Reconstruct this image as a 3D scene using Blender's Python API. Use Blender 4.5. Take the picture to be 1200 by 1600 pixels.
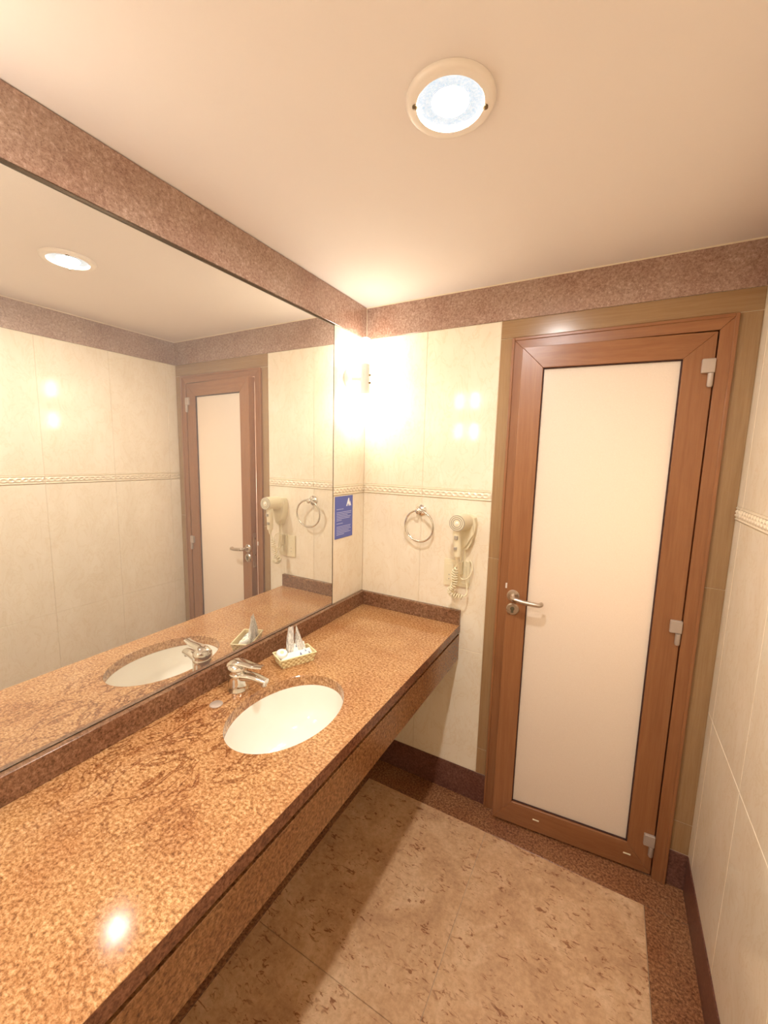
import bpy, bmesh, math, random
from mathutils import Vector, Matrix
random.seed(7)
for o in list(bpy.data.objects): bpy.data.objects.remove(o, do_unlink=True)
S = bpy.context.scene
COL = S.collection

# ------------------------------------------------------------------ camera
CAM = Vector((1.0875, -1.7546, 1.6053)); YAW, PITCH, ROLL, F = -.50409, -.13367, .02436, 640.4
def cam_axes():
    ca, sa = math.cos(YAW), math.sin(YAW)
    f0, r0, u0 = Vector((sa, ca, 0)), Vector((ca, -sa, 0)), Vector((0, 0, 1))
    f = f0*math.cos(PITCH) + u0*math.sin(PITCH); u = u0*math.cos(PITCH) - f0*math.sin(PITCH)
    r = r0*math.cos(ROLL) + u*math.sin(ROLL); u = u*math.cos(ROLL) - r0*math.sin(ROLL)
    return r, u, f
r_, u_, f_ = cam_axes()
cd = bpy.data.cameras.new('camera'); cam = bpy.data.objects.new('camera', cd); COL.objects.link(cam)
M = Matrix((r_, u_, -f_)).transposed().to_4x4(); M.translation = CAM; cam.matrix_world = M
cd.sensor_fit = 'VERTICAL'; cd.sensor_height = 32; cd.sensor_width = 24; cd.lens = F/1600*32
cd.clip_start = .01; S.camera = cam

# ------------------------------------------------------------------ world, light levels, exposure
w = bpy.data.worlds.new('world'); S.world = w; w.use_nodes = True
w.node_tree.nodes['Background'].inputs[0].default_value = (.02, .018, .015, 1)
VS = S.view_settings
VS.view_transform = 'Standard'; VS.look = 'None'; VS.gamma = 1; VS.use_curve_mapping = False
VS.exposure = 1.33
SCONCE_L, SCONCE_COL = 14, (1, .975, .90)
DOWN_L, DOWN_COL = 390, (1, .985, .97)
HALL_W = 30

# the room: x from the mirror wall, y from the door wall (negative towards the camera), z up
W, H, BACK = 1.46, 2.304, -2.6
BAND, SKIRT = 2.161, .147
CT, CD = .85, .535

# ------------------------------------------------------------------ material helpers
def mat(name):
    m = bpy.data.materials.new(name); m.use_nodes = True
    nt = m.node_tree; return m, nt, nt.nodes['Principled BSDF']
def lin(c):
    return tuple(((v/255)/12.92 if v/255 <= .04045 else ((v/255+.055)/1.055)**2.4) for v in c[:3]) + (1,)
def plain(name, rgb, rough=.5, metal=0, coat=0, **k):
    m, nt, b = mat(name)
    b.inputs['Base Color'].default_value = lin(rgb); b.inputs['Roughness'].default_value = rough
    b.inputs['Metallic'].default_value = metal; b.inputs['Coat Weight'].default_value = coat
    for a, v in k.items(): b.inputs[a].default_value = v
    # faint handling marks so that nothing is perfectly even
    n = nt.nodes.new('ShaderNodeTexNoise'); n.inputs['Scale'].default_value = 35
    g = nt.nodes.new('ShaderNodeNewGeometry'); nt.links.new(g.outputs['Position'], n.inputs['Vector'])
    mr = nt.nodes.new('ShaderNodeMapRange'); mr.inputs[3].default_value = max(rough-.03, 0); mr.inputs[4].default_value = rough+.03
    nt.links.new(n.outputs['Fac'], mr.inputs[0]); nt.links.new(mr.outputs[0], b.inputs['Roughness'])
    return m
def node(nt, t, **k):
    n = nt.nodes.new(t)
    for a, v in k.items():
        if a in n.inputs: n.inputs[a].default_value = v
        else: setattr(n, a, v)
    return n
def pos(nt, scale=(1, 1, 1), rot=(0, 0, 0)):
    g = nt.nodes.new('ShaderNodeNewGeometry'); mp = nt.nodes.new('ShaderNodeMapping')
    mp.inputs['Scale'].default_value = scale; mp.inputs['Rotation'].default_value = rot
    nt.links.new(g.outputs['Position'], mp.inputs['Vector']); return mp.outputs[0]
def noise(nt, v, scale, detail=4, rough=.5, dist=0):
    n = node(nt, 'ShaderNodeTexNoise', Scale=scale, Detail=detail, Roughness=rough, Distortion=dist)
    nt.links.new(v, n.inputs['Vector']); return n.outputs['Fac']
def ramp(nt, fac, stops):
    r = nt.nodes.new('ShaderNodeValToRGB'); e = r.color_ramp.elements
    while len(e) < len(stops): e.new(.5)
    for el, (p, c) in zip(e, stops): el.position = p; el.color = c if len(c) == 4 else lin(c)
    nt.links.new(fac, r.inputs[0]); return r.outputs[0]
def mix(nt, fac, a, b, mode='MIX'):
    m = nt.nodes.new('ShaderNodeMix'); m.data_type = 'RGBA'; m.blend_type = mode
    if isinstance(fac, (int, float)): m.inputs[0].default_value = fac
    else: nt.links.new(fac, m.inputs[0])
    for s, v in ((6, a), (7, b)):
        if isinstance(v, tuple): m.inputs[s].default_value = v if len(v) == 4 else lin(v)
        else: nt.links.new(v, m.inputs[s])
    return m.outputs[2]
def bump(nt, b, h, strength, dist=.002):
    n = node(nt, 'ShaderNodeBump', Strength=strength, Distance=dist)
    nt.links.new(h, n.inputs['Height']); nt.links.new(n.outputs[0], b.inputs['Normal'])

def granite(name, stops, scale=95, stretch=(1, 1, 1), veins=None, rough=.16, spec=.5, where=None):
    m, nt, b = mat(name)
    p = pos(nt, stretch)
    n1 = noise(nt, p, scale, 5, .64, .25)
    c = ramp(nt, n1, stops)
    n2 = noise(nt, p, scale*2.6, 3, .6)
    sp = ramp(nt, n2, [(.30, (105, 84, 70)), (.46, (255, 255, 255))])
    c = mix(nt, .5, c, sp, 'MULTIPLY')
    n3 = noise(nt, p, 6, 3)
    lg = ramp(nt, n3, [(.3, (226, 205, 196)), (.7, (255, 255, 255))])
    c = mix(nt, .8, c, lg, 'MULTIPLY')
    if veins:
        pv = pos(nt, (1.9, 1, 1), (0, 0, .42))
        wv = node(nt, 'ShaderNodeTexNoise', Scale=6.5, Detail=9, Roughness=.6, Distortion=1.4); nt.links.new(pv, wv.inputs['Vector'])
        v1 = ramp(nt, wv.outputs['Fac'], [(.472, (255, 255, 255)), (.492, (125, 82, 60)), (.5, (240, 220, 200)), (.512, (140, 92, 66)), (.53, (255, 255, 255))])
        g = nt.nodes.new('ShaderNodeNewGeometry'); vm = nt.nodes.new('ShaderNodeVectorMath'); vm.operation = 'DISTANCE'; vm.inputs[1].default_value = where
        nt.links.new(g.outputs['Position'], vm.inputs[0]); msk = ramp(nt, vm.outputs['Value'], [(.20, (255, 255, 255)), (.42, (0, 0, 0))])
        mm = nt.nodes.new('ShaderNodeMath'); mm.operation = 'MULTIPLY'; mm.inputs[1].default_value = veins
        nt.links.new(msk, mm.inputs[0]); c = mix(nt, mm.outputs[0], c, v1, 'MULTIPLY')
    nt.links.new(c, b.inputs['Base Color']); b.inputs['Roughness'].default_value = rough
    b.inputs['Specular IOR Level'].default_value = spec
    return m
G_TOP = granite('granite_top', [(.30, (124, 86, 50)), (.42, (172, 123, 77)), (.53, (206, 157, 105)), (.68, (234, 194, 145))], 120, (1.0, 1.25, 1), .88, .11, .5, (.14, -1.12, .85))
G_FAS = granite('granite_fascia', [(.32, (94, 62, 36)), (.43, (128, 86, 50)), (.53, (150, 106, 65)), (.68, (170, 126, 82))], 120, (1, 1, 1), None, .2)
G_DARK = granite('granite_dark', [(.32, (150, 120, 104)), (.45, (172, 142, 124)), (.58, (188, 159, 141)), (.7, (212, 186, 170))], 130, (1, 1, 1), None, .15, .8)
G_SPLASH = granite('granite_splash', [(.32, (94, 66, 46)), (.45, (128, 92, 66)), (.58, (150, 112, 84)), (.7, (174, 138, 108))], 130, (1, 1, 1), None, .18)
G_SKIRT = granite('granite_skirting', [(.32, (88, 56, 46)), (.45, (110, 72, 60)), (.58, (126, 86, 72)), (.7, (142, 102, 88))], 130, (1, 1, 1), None, .3, .3)
G_FLOOR = granite('granite_floor', [(.32, (100, 66, 46)), (.45, (136, 92, 62)), (.56, (164, 116, 78)), (.7, (186, 140, 100))], 120, (1, 1, 1), None, .25)

G_EDGE = granite('granite_edge', [(.32, (84, 50, 34)), (.45, (116, 74, 52)), (.56, (138, 92, 66)), (.7, (156, 108, 80))], 130, (1, 1, 1), None, .2)

def tile_mat(name, a, bcol, vcol, rough=.095):
    m, nt, b = mat(name)
    p = pos(nt, (1.5, 1.5, .8), (.35, .35, .3))
    n = noise(nt, p, 5, 8, .6, .8)
    c = ramp(nt, n, [(.3, a), (.7, bcol)])
    v = ramp(nt, noise(nt, p, 9, 9, .62, 1.6), [(.47, (255, 255, 255)), (.5, vcol), (.525, (255, 255, 255))])
    c = mix(nt, .4, c, v, 'MULTIPLY')
    nt.links.new(c, b.inputs['Base Color']); b.inputs['Roughness'].default_value = rough
    b.inputs['Specular IOR Level'].default_value = .5
    return m
TILE = tile_mat('cream_wall_tile', (236, 221, 194), (244, 232, 209), (240, 228, 206))
LIST = plain('cream_listello', (236, 220, 192), .22)
GROUT = plain('grout', (224, 204, 172), .8)
def floor_mat():
    m, nt, b = mat('beige_marble_floor')
    p = pos(nt)
    c = ramp(nt, noise(nt, p, 7, 8, .65, .6), [(.28, (186, 146, 110)), (.5, (210, 170, 130)), (.72, (228, 194, 156))])
    pv = pos(nt, (1, 2.2, 1), (0, 0, -.55))
    v = ramp(nt, noise(nt, pv, 27, 6, .62, 1.4), [(.36, (150, 104, 74)), (.395, (196, 156, 124)), (.43, (255, 255, 255))])
    k = ramp(nt, noise(nt, p, 11, 3), [(.40, (0, 0, 0)), (.54, (255, 255, 255))])
    mm = nt.nodes.new('ShaderNodeMath'); mm.operation = 'MULTIPLY'; mm.inputs[1].default_value = .8
    nt.links.new(k, mm.inputs[0])
    c = mix(nt, mm.outputs[0], c, v, 'MULTIPLY')
    c = mix(nt, .35, c, ramp(nt, noise(nt, p, 60, 4, .7), [(.35, (190, 165, 140)), (.6, (255, 255, 255))]), 'MULTIPLY')
    nt.links.new(c, b.inputs['Base Color']); b.inputs['Roughness'].default_value = .3
    return m
FLOOR = floor_mat()
def wood_mat(name, a, bcol, axis, rough=.32):
    m, nt, b = mat(name)
    sc = {'z': (26, 26, 1.2), 'x': (1.2, 26, 26)}[axis]
    p = pos(nt, sc)
    c = ramp(nt, noise(nt, p, 1.6, 6, .6, .7), [(.3, a), (.7, bcol)])
    c = mix(nt, .4, c, ramp(nt, noise(nt, p, 6, 4, .7), [(.35, (222, 208, 198)), (.6, (255, 255, 255))]), 'MULTIPLY')
    nt.links.new(c, b.inputs['Base Color']); b.inputs['Roughness'].default_value = rough
    return m
WOOD_V = wood_mat('redwood_upright', (146, 95, 58), (160, 108, 68), 'z')
WOOD_H = wood_mat('redwood_rail', (146, 95, 58), (160, 108, 68), 'x')
SURR = wood_mat('tan_surround_tile', (156, 122, 84), (168, 134, 94), 'z', .22)
SURR_H = wood_mat('tan_surround_tile_head', (156, 122, 84), (168, 134, 94), 'x', .22)
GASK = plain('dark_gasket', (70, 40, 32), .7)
CHROME = plain('chrome', (225, 222, 216), .08, 1)
SATIN = plain('satin_steel', (205, 192, 178), .28, 1)
HINGE = plain('grey_hinge', (190, 172, 156), .42, .3)
PORC = plain('white_porcelain', (246, 240, 226), .07, 0, .5)
PLAST = plain('cream_plastic', (232, 219, 184), .35)
PLASTD = plain('grey_plastic', (168, 156, 138), .5)
WHITEP = plain('white_enamel', (240, 229, 217), .3)
CEIL = plain('ceiling_paint', (238, 227, 219), .85)
CAULK = plain('pale_caulk', (236, 220, 194), .6)
BLUE = plain('blue_print', (92, 104, 180), .4)
INK = plain('pale_print', (190, 196, 228), .45)
WHITE = plain('white_print', (246, 246, 250), .45)
WICKER = plain('cream_wicker', (240, 226, 178), .6)
WICKERD = plain('tan_wicker_gap', (212, 187, 136), .7)
PAPER = plain('white_paper', (250, 248, 236), .5)
PRINT = plain('slate_print', (120, 126, 150), .5)
DARKM = plain('bronze_channel', (96, 82, 66), .35, .8)
HOLE = plain('keyhole_brass', (128, 124, 104), .35, .7)
BRASS = plain('dull_bronze', (122, 104, 76), .4, .6)
m, nt, b = mat('mirror_silver'); MIRROR = m
b.inputs['Metallic'].default_value = .90; b.inputs['Roughness'].default_value = .0; b.inputs['Base Color'].default_value = (.86, .85, .81, 1)
nn = noise(nt, pos(nt), 3, 3); nt.links.new(ramp(nt, nn, [(.2, (.84, .83, .79, 1)), (.8, (.88, .87, .83, 1))]), b.inputs['Base Color'])

def emit(name, col, s, base=(240, 236, 225), tex=None):
    m, nt, b = mat(name)
    b.inputs['Base Color'].default_value = lin(base)
    b.inputs['Emission Color'].default_value = (*col, 1); b.inputs['Emission Strength'].default_value = s
    b.inputs['Roughness'].default_value = .25
    if tex:
        c = ramp(nt, noise(nt, pos(nt), 190, 3, .6, 1.0), tex); nt.links.new(c, b.inputs['Emission Color'])
    return m
TUBE = emit('lit_opal_glass', SCONCE_COL, SCONCE_L)
LED = emit('led_core', DOWN_COL, DOWN_L)
LENS = emit('led_lens', (.8, .9, 1), .33, (60, 64, 70), [(.3, (.62, .80, .95, 1)), (.62, (1, 1, 1, 1))])

def frosted():
    m = bpy.data.materials.new('frosted_glass'); m.use_nodes = True; nt = m.node_tree
    for n in list(nt.nodes): nt.nodes.remove(n)
    out = nt.nodes.new('ShaderNodeOutputMaterial')
    d = node(nt, 'ShaderNodeBsdfDiffuse'); t = node(nt, 'ShaderNodeBsdfTranslucent'); g = node(nt, 'ShaderNodeBsdfGlossy', Roughness=.14)
    c = ramp(nt, noise(nt, pos(nt), 300, 2), [(.2, (240, 229, 212)), (.8, (246, 236, 220))])
    nt.links.new(c, d.inputs[0]); nt.links.new(c, t.inputs[0])
    m1 = nt.nodes.new('ShaderNodeMixShader'); m1.inputs[0].default_value = .35
    nt.links.new(d.outputs[0], m1.inputs[1]); nt.links.new(t.outputs[0], m1.inputs[2])
    fr = node(nt, 'ShaderNodeFresnel', IOR=1.35); m2 = nt.nodes.new('ShaderNodeMixShader')
    nt.links.new(fr.outputs[0], m2.inputs[0]); nt.links.new(m1.outputs[0], m2.inputs[1]); nt.links.new(g.outputs[0], m2.inputs[2])
    nt.links.new(m2.outputs[0], out.inputs[0]); return m
FROST = frosted()
def cello():
    m = bpy.data.materials.new('clear_cellophane'); m.use_nodes = True; nt = m.node_tree
    for n in list(nt.nodes): nt.nodes.remove(n)
    out = nt.nodes.new('ShaderNodeOutputMaterial')
    t = node(nt, 'ShaderNodeBsdfTransparent'); g = node(nt, 'ShaderNodeBsdfGlossy', Roughness=.1); d = node(nt, 'ShaderNodeBsdfDiffuse')
    d.inputs[0].default_value = lin((248, 244, 236))
    m0 = nt.nodes.new('ShaderNodeMixShader'); m0.inputs[0].default_value = .75
    nt.links.new(g.outputs[0], m0.inputs[1]); nt.links.new(d.outputs[0], m0.inputs[2])
    m1 = nt.nodes.new('ShaderNodeMixShader')
    cr = ramp(nt, noise(nt, pos(nt, (1, 1, .4)), 60, 4, .6, 1.5), [(.36, (.25,)*3+(1,)), (.58, (.9,)*3+(1,))])
    nt.links.new(cr, m1.inputs[0]); nt.links.new(t.outputs[0], m1.inputs[1]); nt.links.new(m0.outputs[0], m1.inputs[2])
    nt.links.new(m1.outputs[0], out.inputs[0]); return m
CELLO = cello()

# ------------------------------------------------------------------ mesh helpers (all in world coordinates)
def box(bm, a, b_, bev=0, seg=1):
    x0, y0, z0 = [min(p, q) for p, q in zip(a, b_)]; x1, y1, z1 = [max(p, q) for p, q in zip(a, b_)]
    r = bmesh.ops.create_cube(bm, size=1)
    for v in r['verts']:
        v.co = Vector((x0 if v.co.x < 0 else x1, y0 if v.co.y < 0 else y1, z0 if v.co.z < 0 else z1))
    if bev:
        es = list({e for v in r['verts'] for e in v.link_edges})
        bmesh.ops.bevel(bm, geom=es, offset=bev, segments=seg, affect='EDGES', profile=.5)
def frame_of(d):
    d = d.normalized(); up = Vector((0, 0, 1)) if abs(d.z) < .95 else Vector((1, 0, 0))
    s = d.cross(up).normalized(); return s, s.cross(d).normalized()
def loft(bm, pts, rad, n=12, cap=True, up=None):
    """rings of ellipses (rw, rh) along points"""
    P = [Vector(p) for p in pts]; rings = []; ps = None
    for i, p in enumerate(P):
        d = (P[min(i+1, len(P)-1)] - P[max(i-1, 0)])
        if d.length < 1e-9: d = Vector((0, 0, 1))
        d.normalize()
        if up is not None:
            s = d.cross(Vector(up)).normalized(); u = s.cross(d).normalized()
        elif ps is None: s, u = frame_of(d)
        else:
            s = (ps - d*ps.dot(d)).normalized(); u = s.cross(d).normalized()
        ps = s
        rr = rad[i] if isinstance(rad, (list, tuple)) else rad
        rw, rh = rr if isinstance(rr, (list, tuple)) else (rr, rr)
        rings.append([bm.verts.new(p + s*rw*math.cos(2*math.pi*k/n) + u*rh*math.sin(2*math.pi*k/n)) for k in range(n)])
    for a, b_ in zip(rings, rings[1:]):
        for k in range(n): bm.faces.new((a[k], a[(k+1) % n], b_[(k+1) % n], b_[k]))
    if cap:
        bm.faces.new(rings[0][::-1]); bm.faces.new(rings[-1])
def lathe(bm, c, axis, prof, n=32, sx=1, sy=1):
    """prof: list of (radius, distance along the axis)"""
    c = Vector(c); ax = Vector(axis).normalized()
    s, u = frame_of(ax)
    if abs(ax.z) > .95: s, u = Vector((1, 0, 0)), Vector((0, 1, 0))
    rings = []
    for r, h in prof:
        if r < 1e-6: rings.append([bm.verts.new(c + ax*h)])
        else: rings.append([bm.verts.new(c + ax*h + s*r*sx*math.cos(2*math.pi*k/n) + u*r*sy*math.sin(2*math.pi*k/n)) for k in range(n)])
    for a, b_ in zip(rings, rings[1:]):
        for k in range(n):
            q = (k+1) % n
            if len(a) == 1 and len(b_) == 1: continue
            if len(a) == 1: bm.faces.new((a[0], b_[q], b_[k]))
            elif len(b_) == 1: bm.faces.new((a[k], a[q], b_[0]))
            else: bm.faces.new((a[k], a[q], b_[q], b_[k]))
def torus(bm, c, axis, R, r, n=48, k=10):
    c = Vector(c); ax = Vector(axis).normalized(); s, u = frame_of(ax); rings = []
    for i in range(n):
        t = 2*math.pi*i/n; d = s*math.cos(t) + u*math.sin(t)
        rings.append([bm.verts.new(c + d*(R + r*math.cos(2*math.pi*j/k)) + ax*r*math.sin(2*math.pi*j/k)) for j in range(k)])
    for i in range(n):
        a, b_ = rings[i], rings[(i+1) % n]
        for j in range(k): bm.faces.new((a[j], a[(j+1) % k], b_[(j+1) % k], b_[j]))
def prism(bm, poly, z0, z1, f=lambda x, y, z: (x, y, z)):
    lo = [bm.verts.new(f(x, y, z0)) for x, y in poly]; hi = [bm.verts.new(f(x, y, z1)) for x, y in poly]
    n = len(poly); bm.faces.new(lo[::-1]); bm.faces.new(hi)
    for i in range(n): bm.faces.new((lo[i], lo[(i+1) % n], hi[(i+1) % n], hi[i]))
def catmull(pts, k=8):
    P = [Vector(p) for p in pts]; P = [P[0]*2-P[1]] + P + [P[-1]*2-P[-2]]; out = []
    for i in range(1, len(P)-2):
        for j in range(k):
            t = j/k; a, b_, c, d = P[i-1:i+3]
            out.append(.5*((2*b_) + (c-a)*t + (2*a-5*b_+4*c-d)*t*t + (3*b_-a-3*c+d)*t**3))
    out.append(P[-2]); return out
def tag(o, label=None, cat=None, group=None, kind=None):
    for k, v in (('label', label), ('category', cat), ('group', group), ('kind', kind)):
        if v: o[k] = v
    return o
def world_loc(o):
    v = Vector((0, 0, 0))
    while o: v += o.location; o = o.parent
    return v
def obj(name, bm, material, parent=None, smooth=False, local=False):
    bmesh.ops.recalc_face_normals(bm, faces=bm.faces[:])
    if parent and not local: bmesh.ops.translate(bm, verts=bm.verts[:], vec=-world_loc(parent))
    me = bpy.data.meshes.new(name); bm.to_mesh(me); bm.free()
    me.materials.append(material)
    if smooth:
        for p in me.polygons: p.use_smooth = True
        try: me.set_sharp_from_angle(angle=math.radians(40))
        except Exception: pass
    o = bpy.data.objects.new(name, me); COL.objects.link(o); o.parent = parent
    return o
def empty(name, loc, rz=0):
    o = bpy.data.objects.new(name, None); COL.objects.link(o); o.location = loc; o.rotation_euler = (0, 0, rz)
    o.empty_display_size = .05; return o
def obox(name, a, b_, material, parent=None, bev=0, seg=1, smooth=False, local=False):
    bm = bmesh.new(); box(bm, a, b_, bev, seg); return obj(name, bm, material, parent, smooth, local)
def copy_tree(o, parent=None):
    c = o.copy(); COL.objects.link(c); c.parent = parent
    for ch in list(o.children): copy_tree(ch, c)
    return c

# ------------------------------------------------------------------ the room shell
def struct(o): o['kind'] = 'structure'; return o
TH = .12; G = .0007      # base walls lie behind the tile face, joints show
TT = .008                # tile thickness
floor = struct(obox('floor', (-.12, BACK-.1, -.1), (W+.12, .14, -.004), GROUT))
ceiling = struct(obox('ceiling', (-.12, BACK-.1, H), (W+.12, .12, H+.1), CEIL))
wall_left = struct(obox('wall_left', (-TH, BACK, -.004), (-TT+.006, .12, H), GROUT))
wall_right = struct(obox('wall_right', (W+TT-.006, BACK, -.004), (W+TH, .12, H), GROUT))
wall_front = struct(obox('wall_front', (-.12, BACK-.1, -.004), (W+.12, BACK, H), TILE))
FX0, FX1, FZ = .693, 1.400, 2.087           # outside of the door frame
bm = bmesh.new()
box(bm, (-.002, .002, -.004), (FX0, .12, H)); box(bm, (FX1, .002, -.004), (W+.002, .12, H)); box(bm, (FX0, .002, FZ), (FX1, .12, H))
wall_back = struct(obj('wall_back', bm, GROUT))

tile_mesh = {}
def tile(parent, axis, a, b_, material=TILE, name='tile', th=TT):
    """axis: which wall plane; a, b_: opposite corners on the plane (u, z); joint gap taken off"""
    u0, u1 = sorted((a[0], b_[0])); z0, z1 = sorted((a[1], b_[1])); g = G
    key = (axis, round(u1-u0, 4), round(z1-z0, 4), material.name)
    du, dz = (u1-u0)/2-g, (z1-z0)/2-g
    if key not in tile_mesh:
        bm = bmesh.new()
        if axis == 'back': box(bm, (-du, 0, -dz), (du, th, dz), .0012)
        elif axis == 'left': box(bm, (-th, -du, -dz), (0, du, dz), .0012)
        elif axis == 'right': box(bm, (0, -du, -dz), (th, du, dz), .0012)
        else: box(bm, (-du, -dz, -th), (du, dz, 0), .001)
        me = bpy.data.meshes.new(name); bm.to_mesh(me); bm.free(); me.materials.append(material); tile_mesh[key] = me
    o = bpy.data.objects.new(name, tile_mesh[key]); COL.objects.link(o); o.parent = parent
    uc, zc = (u0+u1)/2, (z0+z1)/2
    o.location = {'back': (uc, 0, zc), 'left': (0, uc, zc), 'right': (W, uc, zc), 'floor': (uc, zc, 0)}[axis]
    return o
ROWS = [(SKIRT, .733), (.733, 1.425), (1.47, BAND)]
L0, L1 = 1.425, 1.47
def listello(parent, axis, u0, u1):
    """moulded border strip: fillets and a running wave of interlaced ridges"""
    L = u1-u0-2*G; n = max(8, int(L/.004)); k = 12; bm = bmesh.new(); rows = []
    for j in range(k+1):
        z = (j/k-.5)*(L1-L0-2*G); row = []
        for i in range(n+1):
            u = -L/2 + L*i/n; t = 2*math.pi*(u+u0+L/2)/.055
            h = .0012
            if j in (1, k-1): h = .0048
            elif 2 < j < k-2:
                a = z-.0085*math.sin(t); c = z+.0085*math.sin(t)
                h = .0012 + .0048*max(math.exp(-(a/.0036)**2), math.exp(-(c/.0036)**2))
            if j in (0, k) or i in (0, n): h = 0
            row.append(bm.verts.new({'back': (u, -h, z), 'left': (h, u, z), 'right': (-h, u, z)}[axis]))
        rows.append(row)
    for a, c in zip(rows, rows[1:]):
        for i in range(n): bm.faces.new((a[i], a[i+1], c[i+1], c[i]))
    bd = [e for e in bm.edges if e.is_boundary]
    r = bmesh.ops.extrude_edge_only(bm, edges=bd); vv = [g for g in r['geom'] if isinstance(g, bmesh.types.BMVert)]
    bmesh.ops.translate(bm, verts=vv, vec={'back': (0, TT, 0), 'left': (-TT, 0, 0), 'right': (TT, 0, 0)}[axis])
    o = obj('border_tile', bm, LIST, None, True); o.parent = parent
    uc, zc = (u0+u1)/2, (L0+L1)/2
    o.location = {'back': (uc, 0, zc), 'left': (0, uc, zc), 'right': (W, uc, zc)}[axis]
# back wall, left of the door
for c0, c1 in ((0, .32), (.32, .645)):
    for z0, z1 in ROWS: tile(wall_back, 'back', (c0, z0), (c1, z1))
    listello(wall_back, 'back', c0, c1)
# left wall: strip between the mirror and the corner, and under the worktop
MY0, MY1, MZ0, MZ1 = -.262, -1.47, .919, 2.152
tile(wall_left, 'left', (0, .919), (MY0, L0)); tile(wall_left, 'left', (0, L1), (MY0, BAND)); listello(wall_left, 'left', MY0, 0)
tile(wall_left, 'left', (MY1, .919), (-1.8, L0)); tile(wall_left, 'left', (MY1, L1), (-1.8, BAND)); listello(wall_left, 'left', -1.8, MY1)
for y0, y1 in ((-1.8, -2.145), (-2.145, -2.49), (-2.49, BACK)):
    tile(wall_left, 'left', (y0, .919), (y1, L0)); tile(wall_left, 'left', (y0, L1), (y1, BAND)); listello(wall_left, 'left', y1, y0)
ys = [0, -.065] + [-.065-.345*i for i in range(1, 8)] + [BACK]
for y0, y1 in zip(ys, ys[1:]):
    tile(wall_left, 'left', (y0, SKIRT), (y1, .733))
    for z0, z1 in ROWS: tile(wall_right, 'right', (y0, z0), (y1, z1))
    listello(wall_right, 'right', y1, y0)
# floor: dark granite border strips and marble slabs
def slab(name, a, b_, material):
    o = tile(floor, 'floor', a, b_, material, name, .012); return o
BX0, BX1, BY = .148, 1.324, -.138
slab('border_slab', (0, BY), (W, .0), G_FLOOR); slab('border_slab', (0, BY), (BX0, BACK), G_FLOOR); slab('border_slab', (BX1, BY), (W, BACK), G_FLOOR)
yj = [BY, -.88, -1.622, -2.364, BACK]
for y0, y1 in zip(yj, yj[1:]):
    for x0, x1 in ((BX0, .740), (.740, BX1)): slab('floor_tile', (x0, y0), (x1, y1), FLOOR)
slab('threshold_slab', (FX0, 0), (FX1, .12), G_FLOOR)
# skirting
struct(obox('baseboard_back', (.0, -.003, 0), (FX0, .002, SKIRT-.001), G_SKIRT, None, .001))
struct(obox('baseboard_corner', (FX1, -.003, 0), (W, .002, SKIRT-.001), G_SKIRT, None, .001))
struct(obox('baseboard_right', (W-.003, BACK, 0), (W+.002, -.003, SKIRT-.001), G_SKIRT, None, .001))
struct(obox('baseboard_left', (-.002, BACK, 0), (.003, -.003, SKIRT-.001), G_SKIRT, None, .001))
# granite band under the ceiling and the pale bead above it
struct(obox('trim_1', (-.002, BACK, BAND), (.003, 0, H-.002), G_DARK, None, .001))
struct(obox('trim_2', (.003, -.003, BAND), (W-.003, .002, H-.002), G_DARK, None, .001))
struct(obox('trim_3', (W-.003, BACK, BAND), (W+.002, 0, H-.002), G_DARK, None, .001))
bm = bmesh.new(); box(bm, (.003, -.006, H-.004), (W-.003, -.003, H)); struct(obj('trim_4', bm, CAULK))
bm = bmesh.new(); box(bm, (W-.006, BACK, H-.004), (W-.003, -.003, H)); struct(obj('trim_5', bm, CAULK))
bm = bmesh.new(); box(bm, (.003, -.0045, BAND), (.0045, -.003, H-.004)); struct(obj('trim_6', bm, CAULK))
# tan stone surround of the door
trim_7 = struct(obox('trim_7', (.645, .0022, SKIRT), (.66, .004, BAND), GROUT))
zs = [SKIRT, .272, 1.181, 2.090]
for z0, z1 in zip(zs, zs[1:]):
    tile(trim_7, 'back', (.645, z0), (FX0, z1), SURR, 'surround_tile'); tile(trim_7, 'back', (FX1, z0), (W, z1), SURR, 'surround_tile')
tile(trim_7, 'back', (.645, 2.090), (W, BAND), SURR_H, 'surround_tile')

# ------------------------------------------------------------------ door frame and door leaf
trim_8 = empty('trim_8', (FX0, 0, 0)); struct(trim_8)
FW = .046
def mitred(name, poly, y0, y1, m, parent, local):
    bm = bmesh.new(); prism(bm, poly, y0, y1, lambda x, z, y: (x, y, z))
    bmesh.ops.bevel(bm, geom=bm.edges[:], offset=.0012, segments=1, affect='EDGES'); return obj(name, bm, m, parent, False, local)
for x0, x1, s in ((FX0, FX0+FW, 1), (FX1-FW, FX1, -1)):
    xo, xe = (x0, x1) if s > 0 else (x1, x0)
    jb = mitred('jamb', [(xo, 0), (xe, 0), (xe, FZ-FW), (xo, FZ)], -.010, .07, WOOD_V, trim_8, False)
    obox('stop', (xe-s*.001, .046, 0), (xe+s*.014, .07, FZ-FW), WOOD_V, jb)
    obox('outer_bead', (xo, -.014, 0), (xo+s*.011, -.009, FZ), WOOD_V, jb, .0015)
hj = mitred('head_jamb', [(FX0+.0003, FZ), (FX0+FW+.0003, FZ-FW), (FX1-FW-.0003, FZ-FW), (FX1-.0003, FZ)], -.010, .07, WOOD_H, trim_8, False)
obox('outer_bead', (FX0+.011, -.014, FZ-.011), (FX1-.011, -.009, FZ), WOOD_H, hj, .0015)
obox('stop', (FX0+FW, .046, FZ-FW-.014), (FX1-FW, .07, FZ-FW+.001), WOOD_H, hj)
obox('striker_plate', (FX0+FW-.001, .006, .95), (FX0+FW+.0015, .024, 1.12), SATIN, trim_8)
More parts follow.
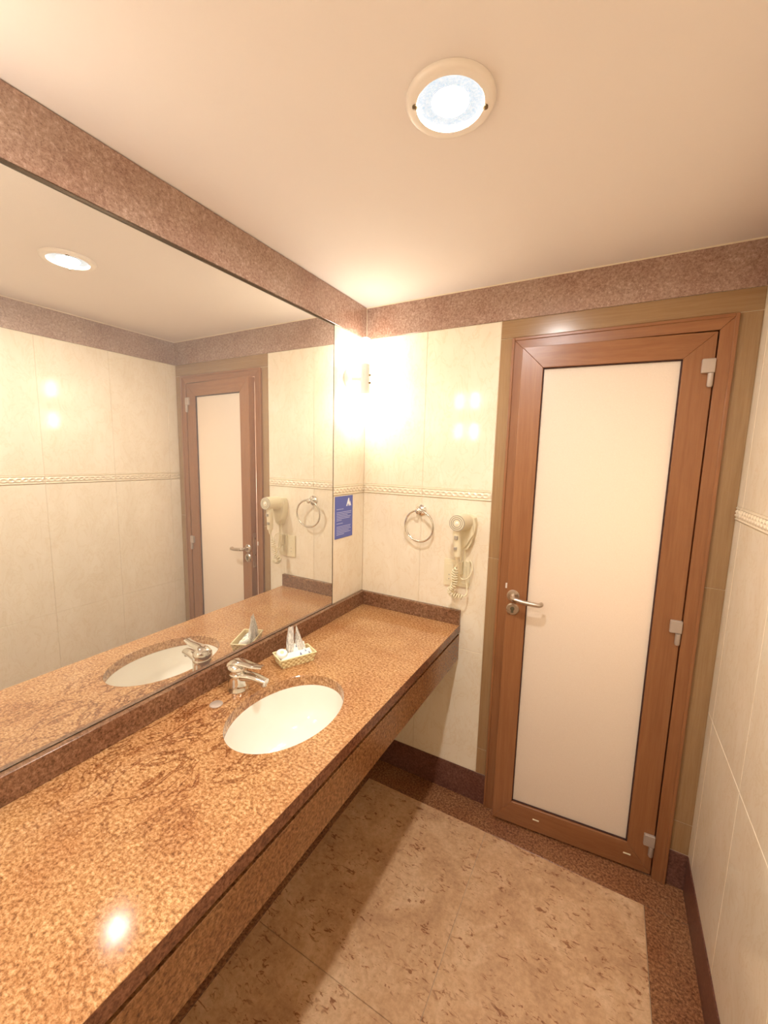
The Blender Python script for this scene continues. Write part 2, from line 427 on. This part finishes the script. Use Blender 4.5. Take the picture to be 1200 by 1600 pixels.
obox('latch_keep', (FX0+.036, -.0135, 1.062), (FX0+.0445, -.0095, 1.084), WHITEP, trim_8, .001)

door = empty('door_1', (1.350, -.006, 0), math.radians(4.4)); struct(door)
LW, LZ0, LZ1, LT = .608, .010, 2.037, .044
gx0, gx1, gz0, gz1 = -.529, -.086, .112, 1.957
def lbox(name, a, b_, m, parent=door, bev=.0015, **k): return obox(name, a, b_, m, parent, bev, local=True, **k)
g_ = .0002
mitred('stile', [(-LW, LZ0), (gx0, gz0), (gx0, gz1), (-LW, LZ1)], 0, LT, WOOD_V, door, True); mitred('stile', [(0, LZ0), (0, LZ1), (gx1, gz1), (gx1, gz0)], 0, LT, WOOD_V, door, True)
mitred('top_rail', [(-LW+g_, LZ1), (gx0+g_, gz1), (gx1-g_, gz1), (-g_, LZ1)], 0, LT, WOOD_H, door, True); mitred('bottom_rail', [(-LW+g_, LZ0), (-g_, LZ0), (gx1-g_, gz0), (gx0+g_, gz0)], 0, LT, WOOD_H, door, True)
for a, b_ in (((gx0, .008, gz0), (gx0+.004, .03, gz1)), ((gx1-.004, .008, gz0), (gx1, .03, gz1)), ((gx0, .008, gz1-.004), (gx1, .03, gz1)), ((gx0, .008, gz0), (gx1, .03, gz0+.004))):
    lbox('glazing_gasket', a, b_, GASK, bev=0)
lbox('glass_pane', (gx0+.001, .014, gz0+.001), (gx1-.001, .022, gz1-.001), FROST, bev=0)
# handle: round rose, neck and returned lever
hd = empty('handle', (-.581, 0, 1.046)); hd.parent = door
bm = bmesh.new(); lathe(bm, (0, 0, 0), (0, -1, 0), [(0, 0), (.0255, 0), (.0255, .004), (.022, .008), (.012, .009), (0, .009)], 28); obj('rose', bm, SATIN, hd, True, True)
bm = bmesh.new()
loft(bm, catmull([(0, -.006, 0), (0, -.03, 0), (.006, -.042, -.001), (.022, -.046, -.003), (.06, -.046, -.008), (.098, -.044, -.010), (.110, -.038, -.010), (.112, -.026, -.010)], 5), .0092, 12)
obj('lever', bm, SATIN, hd, True, True)
lk = empty('lock', (-.580, 0, .989)); lk.parent = door
bm = bmesh.new(); lathe(bm, (0, 0, 0), (0, -1, 0), [(0, 0), (.0255, 0), (.0255, .004), (.022, .008), (0, .008)], 28); obj('escutcheon', bm, SATIN, lk, True, True)
bm = bmesh.new(); lathe(bm, (0, -.0075, .004), (0, -1, 0), [(0, 0), (.0085, 0), (.0085, .003), (0, .003)], 18); box(bm, (-.005, -.0105, -.014), (.005, -.0075, .002), .001); obj('cylinder', bm, HOLE, lk, True, True)
lbox('lock_plate', (-LW-.0012, .012, .93), (-LW+.001, .032, 1.14), SATIN, bev=0)
for z in (1.928, 1.027, .160):
    h = empty('hinge', (-.014, 0, z)); h.parent = door
    obox('hinge_block', (-.021, -.013, -.023), (.016, .0005, .023), HINGE, h, .002, local=True)
    bm = bmesh.new(); lathe(bm, (.0065, -.006, -.068), (0, 0, 1), [(0, 0), (.006, 0), (.0085, .005), (.0085, .044), (0, .044)], 16); obj('hinge_barrel', bm, HINGE, h, True, True)
for x in (-.425, -.083): lbox('drain_cap', (x-.013, -.0025, .062), (x+.013, .0005, .068), PLAST, bev=.001)

# the passage behind the door, only glimpsed as light through the frosted pane
struct(obox('floor_passage', (-.3, .14, -.1), (2.2, 1.6, 0), G_FLOOR)); struct(obox('ceiling_passage', (-.3, .12, 2.4), (2.2, 1.6, 2.5), CEIL))
struct(obox('wall_passage_back', (-.3, 1.6, -.1), (2.2, 1.7, 2.5), CEIL)); struct(obox('wall_passage_left', (-.4, .12, -.1), (-.3, 1.6, 2.5), CEIL)); struct(obox('wall_passage_right', (2.2, .12, -.1), (2.3, 1.6, 2.5), CEIL))
ld = bpy.data.lights.new('passage_lamp', 'POINT'); ld.energy = HALL_W; ld.color = (1, .74, .56); ld.shadow_soft_size = .12
lo = bpy.data.objects.new('passage_lamp', ld); COL.objects.link(lo); lo.location = (1.2, .62, 1.35)

# ------------------------------------------------------------------ mirror
mir = empty('wall_mirror', (0, (MY0+MY1)/2, MZ0))
obox('mirror_glass', (-.002, MY1, MZ0+.0018), (.001, MY0-.002, MZ1), MIRROR, mir)
obox('edge_strip', (-.002, MY0-.002, MZ0+.0018), (.0022, MY0+.0005, MZ1), DARKM, mir)
obox('top_channel', (-.002, MY1, MZ1), (.004, MY0+.0005, MZ1+.006), DARKM, mir)
obox('bottom_channel', (-.002, MY1, MZ0), (.002, MY0+.0005, MZ0+.0018), DARKM, mir)
tag(mir, 'large frameless wall mirror above the granite vanity', 'mirror')

# ------------------------------------------------------------------ vanity worktop
EX, EY, EA, EB = .297, -.888, .147, .203
top = empty('vanity_top', (.27, -1.2, .68))
bm = bmesh.new(); N = 96; xa, xb, ya, yb = .003, CD, BACK+.001, -.001
ang = [2*math.pi*i/N for i in range(N)]
def rect_hit(t):
    dx, dy = math.cos(t), math.sin(t); k = 1e9
    for c, d, lo_, hi_ in ((EX, dx, xa, xb), (EY, dy, ya, yb)):
        if d > 1e-9: k = min(k, (hi_-c)/d)
        elif d < -1e-9: k = min(k, (lo_-c)/d)
    return (EX+dx*k, EY+dy*k)
corner = [math.atan2(y-EY, x-EX) % (2*math.pi) for x in (xa, xb) for y in (ya, yb)]
ang = sorted(set(ang) | set(corner)); n = len(ang)
def ell(t, k=1):
    r = 1/math.sqrt((math.cos(t)/EA)**2 + (math.sin(t)/EB)**2); return (EX+math.cos(t)*r*k, EY+math.sin(t)*r*k)
zt, zb, ch = CT, CT-.036, .0015
rings = [[(*ell(t), zb) for t in ang], [(*ell(t), zt-ch) for t in ang], [(*ell(t, 1.01), zt) for t in ang],
         [(*rect_hit(t), zt) for t in ang], [(*rect_hit(t), zb) for t in ang]]
V = [[bm.verts.new(p) for p in r] for r in rings]
for a, c in zip(V, V[1:] + V[:1]):
    for i in range(n): bm.faces.new((a[i], a[(i+1) % n], c[(i+1) % n], c[i]))
obj('slab', bm, G_TOP, top)
obox('front_edge', (CD-.0005, BACK+.001, CT-.036), (CD+.0006, -.001, CT-.0012), G_EDGE, top)
obox('backsplash', (.001, BACK+.001, CT+.0003), (.02, -.001, .9185), G_SPLASH, top, .001)
obox('backsplash', (.0202, -.02, CT+.0003), (CD, -.001, .9185), G_SPLASH, top, .001)
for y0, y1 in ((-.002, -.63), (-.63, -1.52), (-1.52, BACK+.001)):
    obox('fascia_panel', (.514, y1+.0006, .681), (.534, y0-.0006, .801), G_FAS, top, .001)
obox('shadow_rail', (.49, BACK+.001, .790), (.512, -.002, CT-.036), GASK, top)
tag(top, 'long orange-brown granite vanity worktop with backsplash and apron', 'worktop')
# basin
bas = empty('wash_basin', (EX, EY, .66))
bm = bmesh.new(); zr = CT-.0365
lathe(bm, (EX, EY, 0), (0, 0, 1), [(1.13, zr), (.995, zr), (.985, zr-.006), (.965, zr-.03), (.91, zr-.07), (.8, zr-.105), (.6, zr-.128), (.3, zr-.137), (.12, zr-.139), (.12, zr-.152), (.35, zr-.15), (.66, zr-.14), (.88, zr-.115), (1.0, zr-.075), (1.04, zr-.012), (1.13, zr-.012), (1.13, zr)], 64, EA, EB)
obj('bowl', bm, PORC, bas, True)
bm = bmesh.new(); lathe(bm, (EX, EY, zr-.139), (0, 0, 1), [(.0, -.004), (.019, -.004), (.023, .001), (.021, .0025), (.014, .0005), (0, .0015)], 24); obj('drain', bm, CHROME, bas, True)
tag(bas, 'white oval undermount wash basin set in the granite worktop', 'basin')
# mixer tap
tap = empty('mixer_tap', (.088, -.892, CT+.0004))
bm = bmesh.new(); lathe(bm, (.088, -.892, CT+.0004), (0, 0, 1), [(0, 0), (.034, 0), (.034, .004), (.031, .008), (.030, .030), (.0305, .045), (.031, .056), (.028, .060), (0, .060)], 36); obj('body', bm, CHROME, tap, True)
bm = bmesh.new()
loft(bm, catmull([(.082, -.892, CT+.042), (.11, -.889, CT+.050), (.145, -.884, CT+.053), (.175, -.880, CT+.051), (.197, -.877, CT+.048)], 4), [(.024-.010*i/16, .017-.0065*i/16) for i in range(17)], 18, True, (0, 0, 1))
sp = obj('spout', bm, CHROME, tap, True)
bm = bmesh.new(); lathe(bm, (.188, -.878, CT+.042), (0, 0, -1), [(0, -.004), (.0095, -.004), (.0095, .008), (.007, .008), (.007, .006), (0, .006)], 20); obj('aerator', bm, SATIN, sp, True)
bm = bmesh.new(); lathe(bm, (.086, -.892, CT+.0610), (-.10, 0, 1), [(0, 0), (.0295, 0), (.0315, .005), (.031, .014), (.026, .024), (.015, .031), (0, .033)], 36); lv = obj('lever_cap', bm, CHROME, tap, True)
bm = bmesh.new()
loft(bm, catmull([(.060, -.895, CT+.079), (.082, -.892, CT+.091), (.112, -.888, CT+.093), (.150, -.883, CT+.091), (.186, -.878, CT+.095)], 4), [(.014, .006)] + [(.024-.012*i/15, .0105-.0065*i/15) for i in range(16)], 18, True, (0, 0, 1))
obj('lever', bm, CHROME, lv, True)
tag(tap, 'chrome single-lever mixer tap behind the oval basin', 'tap')
bm = bmesh.new(); lathe(bm, (.100, -.986, CT+.0002), (0, 0, 1), [(0, 0), (.019, 0), (.019, .002), (.0165, .004), (0, .0045)], 28)
tag(obj('tap_hole_cover', bm, HINGE, None, True), 'small round steel cover disc on the worktop beside the tap', 'cover')

# ------------------------------------------------------------------ amenity basket and what it holds
BC = Vector((.123, -.660, CT)); BA = math.radians(-26)
def bl(x, y, z):       # basket frame: x across, y along the long side
    c, s = math.cos(BA), math.sin(BA); return (BC.x + x*c - y*s, BC.y + x*s + y*c, CT + z)
def hull(bm, pts8, other=None):
    bm = other or bm
    v = [bm.verts.new(bl(*p)) for p in pts8]
    for f in ((0, 3, 2, 1), (4, 5, 6, 7), (0, 1, 5, 4), (1, 2, 6, 5), (2, 3, 7, 6), (3, 0, 4, 7)): bm.faces.new([v[i] for i in f])
def hbox(bm, x0, x1, y0, y1, z0, z1): hull(bm, [(x0, y0, z0), (x1, y0, z0), (x1, y1, z0), (x0, y1, z0), (x0, y0, z1), (x1, y0, z1), (x1, y1, z1), (x0, y1, z1)])
bsk = empty('amenity_basket', tuple(BC))
bw, bl2, tw, tl, bh = .031, .057, .0375, .0675, .034
bm = bmesh.new(); bmL = bmesh.new()
cs = [(-1, -1), (1, -1), (1, 1), (-1, 1)]
for i in range(4):                              # woven side walls: staggered raised strands on a thin sheet
    a, c = cs[i], cs[(i+1) % 4]; nu, nv = (8 if i % 2 == 0 else 13), 4
    def q(u, v, o):
        hx, hy = bw+(tw-bw)*v, bl2+(tl-bl2)*v
        x = (a[0]+(c[0]-a[0])*u)*hx; y = (a[1]+(c[1]-a[1])*u)*hy
        nx, ny = (a[0]+c[0])/2, (a[1]+c[1])/2
        return (x+nx*o, y+ny*o, .001+v*bh)
    hull(bm, [q(0, 0, -.0012), q(1, 0, -.0012), q(1, 0, 0), q(0, 0, 0), q(0, 1, -.0012), q(1, 1, -.0012), q(1, 1, 0), q(0, 1, 0)], bmL)
    for j in range(nv):
        for k in range(nu):
            if (j+k) % 2: continue
            u0, u1, v0, v1 = k/nu, (k+1)/nu, (j+.12)/nv, (j+.88)/nv
            hull(bm, [q(u0, v0, 0), q(u1, v0, 0), q(u1, v0, .003), q(u0, v0, .003), q(u0, v1, 0), q(u1, v1, 0), q(u1, v1, .003), q(u0, v1, .003)])
obj('woven_side', bm, WICKER, bsk); obj('lining', bmL, WICKERD, bsk)
bm = bmesh.new(); hbox(bm, -bw, bw, -bl2, bl2, .0003, .002); obj('base', bm, WICKER, bsk)
bm = bmesh.new()
rp = [bl(a*(tw+.001), c*(tl+.001), bh+.001) for a, c in cs]; 
for i in range(4): loft(bm, [rp[i], rp[(i+1) % 4]], .0026, 8)
obj('rim', bm, WICKER, bsk, True)
tag(bsk, 'small cream woven basket of toiletries beside the tap', 'basket')
def sachet(c, size, tilt, yaw, name, label, cat, m, marks=(), puff=.006):
    """pillow pouch standing or lying at a tilt; marks are printed blobs (u, v, r)"""
    cx, cy, cz = c; wd, ht = size
    R = Matrix.Rotation(BA+yaw, 3, 'Z') @ Matrix.Rotation(tilt, 3, 'X')
    P0 = Vector(bl(cx, cy, cz))
    bm = bmesh.new(); n = 8; g = {}
    for s in (1, -1):
        for i in range(n+1):
            for j in range(n+1):
                edge = i in (0, n) or j in (0, n)
                if s < 0 and edge: g[s, i, j] = g[1, i, j]; continue
                u, v = i/n*2-1, j/n*2-1
                h = s*(puff*(1-u**4)*(1-v**4)) + .0006*math.sin(9*u+5*v)
                g[s, i, j] = bm.verts.new(P0 + R @ Vector((u*wd/2, h if not edge else 0, (v+1)*ht/2)))
        for i in range(n):
            for j in range(n): bm.faces.new((g[s, i, j], g[s, i+1, j], g[s, i+1, j+1], g[s, i, j+1]))
    o = obj(name, bm, m, None, True)
    tag(o, label, cat, 'toiletries in the basket')
    for (u, v, r) in marks:
        bm = bmesh.new(); h = puff*(1-u**4)*(1-v**4)
        base = [(-r, -r*1.3), (r, -r*1.3), (r*.3, r*1.3), (-r*.3, r*1.3)]
        vs = [[bm.verts.new(P0 + R @ Vector((u*wd/2+a, -h-.0012+d, (v+1)*ht/2+b_))) for a, b_ in base] for d in (0, .0022)]
        bm.faces.new(vs[0]); bm.faces.new(vs[1][::-1])
        for i in range(4): bm.faces.new((vs[0][i], vs[0][(i+1) % 4], vs[1][(i+1) % 4], vs[1][i]))
        obj('printed_mark', bm, PRINT, o)
    return o
D = math.radians
sachet((.026, -.030, .016), (.05, .040), D(-62), D(90), 'sachet', 'white sachet lying at the near left end of the basket', 'sachet', PAPER)
sachet((.028, .012, .014), (.050, .040), D(-56), D(82), 'sachet', 'white sachet with a dark mark at the front of the basket', 'sachet', PAPER, ((.15, .1, .004),))
sachet((.028, .048, .014), (.040, .040), D(-55), D(98), 'sachet', 'white sachet with grey-blue print at the far end of the basket', 'sachet', PAPER, ((.2, -.1, .0035), (-.3, .5, .003)))
sachet((-.002, .020, .018), (.056, .046), D(-30), D(90), 'sachet', 'white sachet with grey print standing behind the front sachets', 'sachet', PAPER, ((-.3, .5, .003), (.2, .45, .0035)))
# round soap wrapped in pleated paper
sp_ = empty('wrapped_soap', bl(-.012, -.046, .024))
bm = bmesh.new(); lathe(bm, bl(-.012, -.046, .026), (.35, -.2, 1), [(0, 0), (.017, 0), (.021, .005), (.021, .016), (.017, .021), (0, .021)], 24); obj('wrapper', bm, PAPER, sp_, True)
bm = bmesh.new(); lathe(bm, Vector(bl(-.012, -.046, .026))+Vector((.35, -.2, 1)).normalized()*.0212, (.35, -.2, 1), [(0, 0), (.007, 0), (.006, .0012), (0, .0012)], 18); obj('seal', bm, WICKER, sp_, True)
tag(sp_, 'round paper-wrapped soap at the near corner of the basket', 'soap', 'toiletries in the basket')
def pouch(x, y, h, wd, lean, name, label, pointed):
    """clear pouch standing up: flattened bag that closes to a ridge (or a point) at the top"""
    root = empty(name, bl(x, y, .006)); bm = bmesh.new(); n = 20; rings = []
    for k in range(9):
        t = k/8; sx = wd*(1-t*(.96 if pointed else .45)); sy = .017*(1-t**1.3)+.0012
        ring = []
        for i in range(n):
            a = 2*math.pi*i/n; cr = 1+.10*math.sin(3*a+7*t)+.07*math.sin(7*a-5*t)
            ring.append(bm.verts.new(bl(x+sy*cr*math.sin(a), y+lean*t+sx*cr*math.cos(a), .006+h*t+.003*math.sin(2*a))))
        rings.append(ring)
    for a, c in zip(rings, rings[1:]):
        for i in range(n): bm.faces.new((a[i], a[(i+1) % n], c[(i+1) % n], c[i]))
    obj('film', bm, CELLO, root, True)
    bm = bmesh.new()
    if pointed: loft(bm, [bl(x, y+.012, .008), bl(x, y+.012+lean*.5, h*.5), bl(x, y+lean*.95, h*.93)], [.0045, .004, .0018], 8)
    else: loft(bm, [bl(x, y-.002, .008), bl(x, y-.004+lean*.5, h*.5), bl(x, y+lean*.8, h*.84)], [.0045, .004, .003], 8)
    obj('handle', bm, PAPER, root, True)
    tag(root, label, 'pouch', 'toiletries in the basket')
pouch(-.022, -.008, .120, .018, .002, 'dental_kit', 'clear blunt-topped cellophane kit standing in the basket by the backsplash', False)
pouch(-.020, .034, .122, .024, -.020, 'dental_kit', 'clear pointed cellophane kit standing towards the far end of the basket', True)

# ------------------------------------------------------------------ things on the walls
# information card on the strip beside the mirror
sg = empty('information_card', (0, -.175, 1.223))
obox('card', (.0004, -.247, 1.223), (.0022, -.103, 1.420), BLUE, sg)
def card_poly(poly, m, name):       # poly in (u from the left edge, v from the bottom), metres
    bm = bmesh.new(); prism(bm, [(u, v) for u, v in poly], .0021, .0026, lambda u, v, d: (d, -.247+u, 1.223+v)); obj(name, bm, m, sg)
card_poly([(.090, .148), (.106, .185), (.113, .185), (.117, .148), (.110, .148), (.108, .158), (.101, .158), (.098, .148)], WHITE, 'emblem')
card_poly([(.116, .160), (.1205, .172), (.130, .148), (.122, .148)], WHITE, 'emblem')
yv = .136
for wd in (.055, 0, .12, .118, .09, .116, .108, .04, 0, .05, 0, .116, .112, .118, .10, .115, .06):
    if wd: card_poly([(.012, yv), (.012+wd, yv), (.012+wd, yv+.0022), (.012, yv+.0022)], INK, 'text_line')
    yv -= .0074
tag(sg, 'blue printed information card on the tiles beside the mirror', 'card')

# towel ring
tr = empty('towel_ring', (.32, 0, 1.362))
bm = bmesh.new(); lathe(bm, (.32, 0, 1.362), (0, -1, 0), [(0, 0), (.026, 0), (.026, .006), (.020, .010), (.011, .012), (.010, .034), (.013, .036), (.013, .046), (.009, .049), (0, .049)], 28); obj('wall_mount', bm, CHROME, tr, True)
bm = bmesh.new(); torus(bm, (.327, -.038, 1.292), (.08, 1, .05), .073, .0048); obj('ring', bm, CHROME, tr, True)
tag(tr, 'round chrome towel ring hanging on the tiled wall', 'towel ring')

# socket plates
def plate(x0, x1, z0, z1, label, kind):
    r = empty('socket_plate', ((x0+x1)/2, 0, z0))
    obox('plate', (x0, -.009, z0), (x1, -.0003, z1), PLAST, r, .002, 2)
    obox('insert', (x0+.011, -.0105, z0+.022), (x1-.011, -.0085, z1-.022), PLAST, r, .001)
    if kind:
        for dz in (-.010, .010):
            bm = bmesh.new(); lathe(bm, ((x0+x1)/2-.003, -.0104, (z0+z1)/2+dz-.02), (0, -1, 0), [(0, 0), (.0028, 0), (.0028, .0004), (0, .0004)], 12); obj('socket_hole', bm, PLASTD, r)
    tag(r, label, 'socket', 'socket plates by the hair dryer')
plate(.447, .506, 1.027, 1.151, 'cream socket plate left of the dryer plug', True)
plate(.5075, .5675, 1.030, 1.152, 'cream socket plate with the hair dryer plugged in', False)

# wall hair dryer
hdry = empty('hair_dryer', (.545, 0, 1.2))
bm = bmesh.new()     # wall holder: rounded shield that narrows downwards
prof = [(.515, 1.362), (.560, 1.364), (.584, 1.352), (.592, 1.325), (.588, 1.285), (.576, 1.240), (.562, 1.214), (.545, 1.206), (.528, 1.214), (.518, 1.240), (.508, 1.285), (.503, 1.325), (.506, 1.350)]
prism(bm, prof, -.048, -.0005, lambda x, z, y: (x, y, z)); 
bmesh.ops.bevel(bm, geom=[e for e in bm.edges if all(v.co.y < -.04 for v in e.verts)], offset=.012, segments=3, affect='EDGES')
obj('wall_holder', bm, PLAST, hdry, True)
bm = bmesh.new(); ax = (-.03, -1, .06)
BP = Vector((.545, -.030, 1.333))
lathe(bm, BP, ax, [(0, 0), (.034, 0), (.037, .012), (.0375, .03), (.0365, .055), (.0355, .085), (.0345, .100), (.0325, .108), (.029, .1085), (0, .1085)], 36); br = obj('barrel', bm, PLAST, hdry, True)
for r0, r1, m_, d in ((.0335, .0300, PLASTD, .1065), (.0262, .0225, PLASTD, .1080), (.0185, .0150, PLASTD, .1080), (.0080, .0, WHITEP, .1080)):
    bm = bmesh.new()
    if r1: lathe(bm, BP, ax, [(r1, d), (r0, d), (r0, d+.0022), (r1, d+.0022), (r1, d)], 32)
    else: lathe(bm, BP, ax, [(0, d), (r0, d), (r0*.7, d+.004), (0, d+.005)], 24)
    obj('vent_ring' if r1 else 'vent_boss', bm, m_, br, True)
bm = bmesh.new()
loft(bm, catmull([(.538, -.110, 1.325), (.536, -.111, 1.29), (.537, -.108, 1.25), (.540, -.105, 1.215), (.541, -.104, 1.193)], 4), [(.0175, .019), (.0175, .019), (.0175, .019), (.0178, .019), (.018, .019)] + [(.0175-.002*i/11, .0185-.0025*i/11) for i in range(12)], 18, True, (0, -1, 0))
hn = obj('handle', bm, PLAST, hdry, True)
obox('switch', (.530, -.1335, 1.268), (.546, -.124, 1.284), PLASTD, hn, .002); obox('switch', (.529, -.1285, 1.222), (.543, -.119, 1.236), PLASTD, hn, .002)
bm = bmesh.new(); loft(bm, [(.541, -.104, 1.194), (.542, -.103, 1.178), (.542, -.102, 1.166)], [.012, .008, .005], 14); obj('strain_relief', bm, PLAST, hn, True)
# coiled cord: down from the handle, round at the bottom and back to the holder
path = catmull([(.542, -.102, 1.168), (.535, -.100, 1.145), (.528, -.095, 1.11), (.528, -.090, 1.075), (.520, -.084, 1.048), (.506, -.078, 1.030), (.512, -.074, 1.012), (.535, -.070, 1.004), (.560, -.062, 1.006), (.571, -.050, 1.014), (.568, -.034, 1.03), (.556, -.026, 1.08), (.548, -.024, 1.15), (.546, -.024, 1.21)], 40)
LN = [0]
for a, c in zip(path, path[1:]): LN.append(LN[-1]+(c-a).length)
pts = []; tot = LN[-1]; ps = None
for i, p in enumerate(path):
    d = (path[min(i+1, len(path)-1)]-path[max(i-1, 0)]).normalized()
    if ps is None: s, u = frame_of(d)
    else: s = (ps-d*ps.dot(d)).normalized(); u = s.cross(d)
    ps = s; L = LN[i]
    k = max(0, min(1, (L-.025)/.02))*max(0, min(1, (.225-L)/.015))
    pts.append((p, s, u, L, .0112*k))
fine = []
for (p, s, u, L, r), (p2, s2, u2, L2, r2) in zip(pts, pts[1:]):
    m_ = 3
    for j in range(m_):
        t = j/m_; l = L+(L2-L)*t; a = 2*math.pi*l/.0112; rr = r+(r2-r)*t
        fine.append(p.lerp(p2, t) + (s*math.cos(a) + u*math.sin(a))*rr)
bm = bmesh.new(); loft(bm, fine, .0031, 7); obj('coiled_cord', bm, PLAST, hdry, True)
bm = bmesh.new(); loft(bm, catmull([(.533, -.024, 1.215), (.534, -.026, 1.18), (.532, -.030, 1.155), (.530, -.034, 1.148)], 6), .0028, 8); obj('mains_lead', bm, PLAST, hdry, True)
pg = obox('plug', (.519, -.036, 1.094), (.540, -.011, 1.152), PLAST, hdry, .003, 2)
bm = bmesh.new(); loft(bm, catmull([(.527, -.030, 1.096), (.532, -.032, 1.082), (.548, -.034, 1.073), (.570, -.034, 1.084), (.584, -.031, 1.112), (.584, -.026, 1.138), (.576, -.018, 1.153), (.566, -.010, 1.158)], 8), .0028, 8); obj('lead_loop', bm, PLAST, hdry, True)
tag(hdry, 'cream hair dryer in its wall holder with coiled cord', 'hair dryer')

# ------------------------------------------------------------------ lamps
def sconce(y, label):
    X, z = .068, 1.953
    r = empty('wall_sconce', (0, y, z))
    bm = bmesh.new(); lathe(bm, (0, y-.022, z), (1, 0, 0), [(0, .0003), (.050, .0003), (.050, .006), (.044, .012), (.018, .016), (0, .016)], 36); obj('wall_plate', bm, WHITEP, r, True)
    bm = bmesh.new(); loft(bm, [(.012, y-.022, z), (.035, y-.016, z), (X, y, z)], [.010, .009, .009], 14); obj('arm', bm, WHITEP, r, True)
    bm = bmesh.new(); lathe(bm, (X, y, z-.068), (0, 0, 1), [(0, 0), (.0195, 0), (.0215, .006), (.0205, .04), (.0205, .096), (.0215, .130), (.0195, .136), (0, .136)], 28); obj('lamp_holder', bm, WHITEP, r, True)
    for dz in (-.017, .017):
        bm = bmesh.new(); lathe(bm, (X+.0195, y+.003, z+dz), (1, .15, 0), [(0, 0), (.0045, 0), (.0045, .006), (.003, .008), (0, .008)], 12); obj('screw', bm, BRASS, r, True)
    for s in (1, -1):
        bm = bmesh.new(); lathe(bm, (X, y, z+s*.069), (0, 0, s), [(0, 0), (.0205, 0), (.0225, .004), (.0225, .098), (.019, .107), (.010, .111), (0, .112)], 28); obj('opal_tube', bm, TUBE, r, True)
    tag(r, label, 'wall light', 'sconces beside the mirror')
    return r
sconce(-.115, 'lit double-tube wall sconce in the corner above the blue card')
sconce(-1.585, 'lit double-tube wall sconce at the near end of the mirror')
LX, LY = .746, -.906
dl = empty('ceiling_downlight', (LX, LY, H))
bm = bmesh.new(); lathe(bm, (LX, LY, H), (0, 0, -1), [(.088, .0003), (.088, .005), (.084, .010), (.080, .0112), (.0665, .0102), (.0655, .0085), (.0655, .0003), (.088, .0003)], 48); obj('trim_ring', bm, WHITEP, dl, True)
bm = bmesh.new(); lathe(bm, (LX, LY, H), (0, 0, -1), [(.0362, .0042), (.050, .0040), (.0654, .0046), (.0654, .001), (.0362, .001), (.0362, .0042)], 48); obj('lens', bm, LENS, dl, True)
bm = bmesh.new(); lathe(bm, (LX, LY, H), (0, 0, -1), [(0, .001), (.036, .001), (.036, .0044), (.02, .005), (0, .0052)], 40); obj('led_core', bm, LED, dl, True)
dv = Vector((math.cos(.47), math.sin(.47), 0))
for s in (1, -1):
    c = Vector((LX, LY, H)) + dv*s*.0690
    bm = bmesh.new(); lathe(bm, (c.x, c.y, H-.0095), (0, 0, -1), [(0, 0), (.0055, 0), (.0055, .004), (.003, .0055), (0, .006)], 14); obj('catch', bm, BRASS, dl, True)
tag(dl, 'round white recessed ceiling downlight above the floor by the mirror', 'ceiling light', 'ceiling downlights')
fill_downlight = copy_tree(dl); fill_downlight.location = (LX, -2.15, H)  # added lamp, unseen behind the camera, as frontal fill light
tag(fill_downlight, 'added fill downlight, unseen, at the near end of the room', 'ceiling light', 'ceiling downlights')
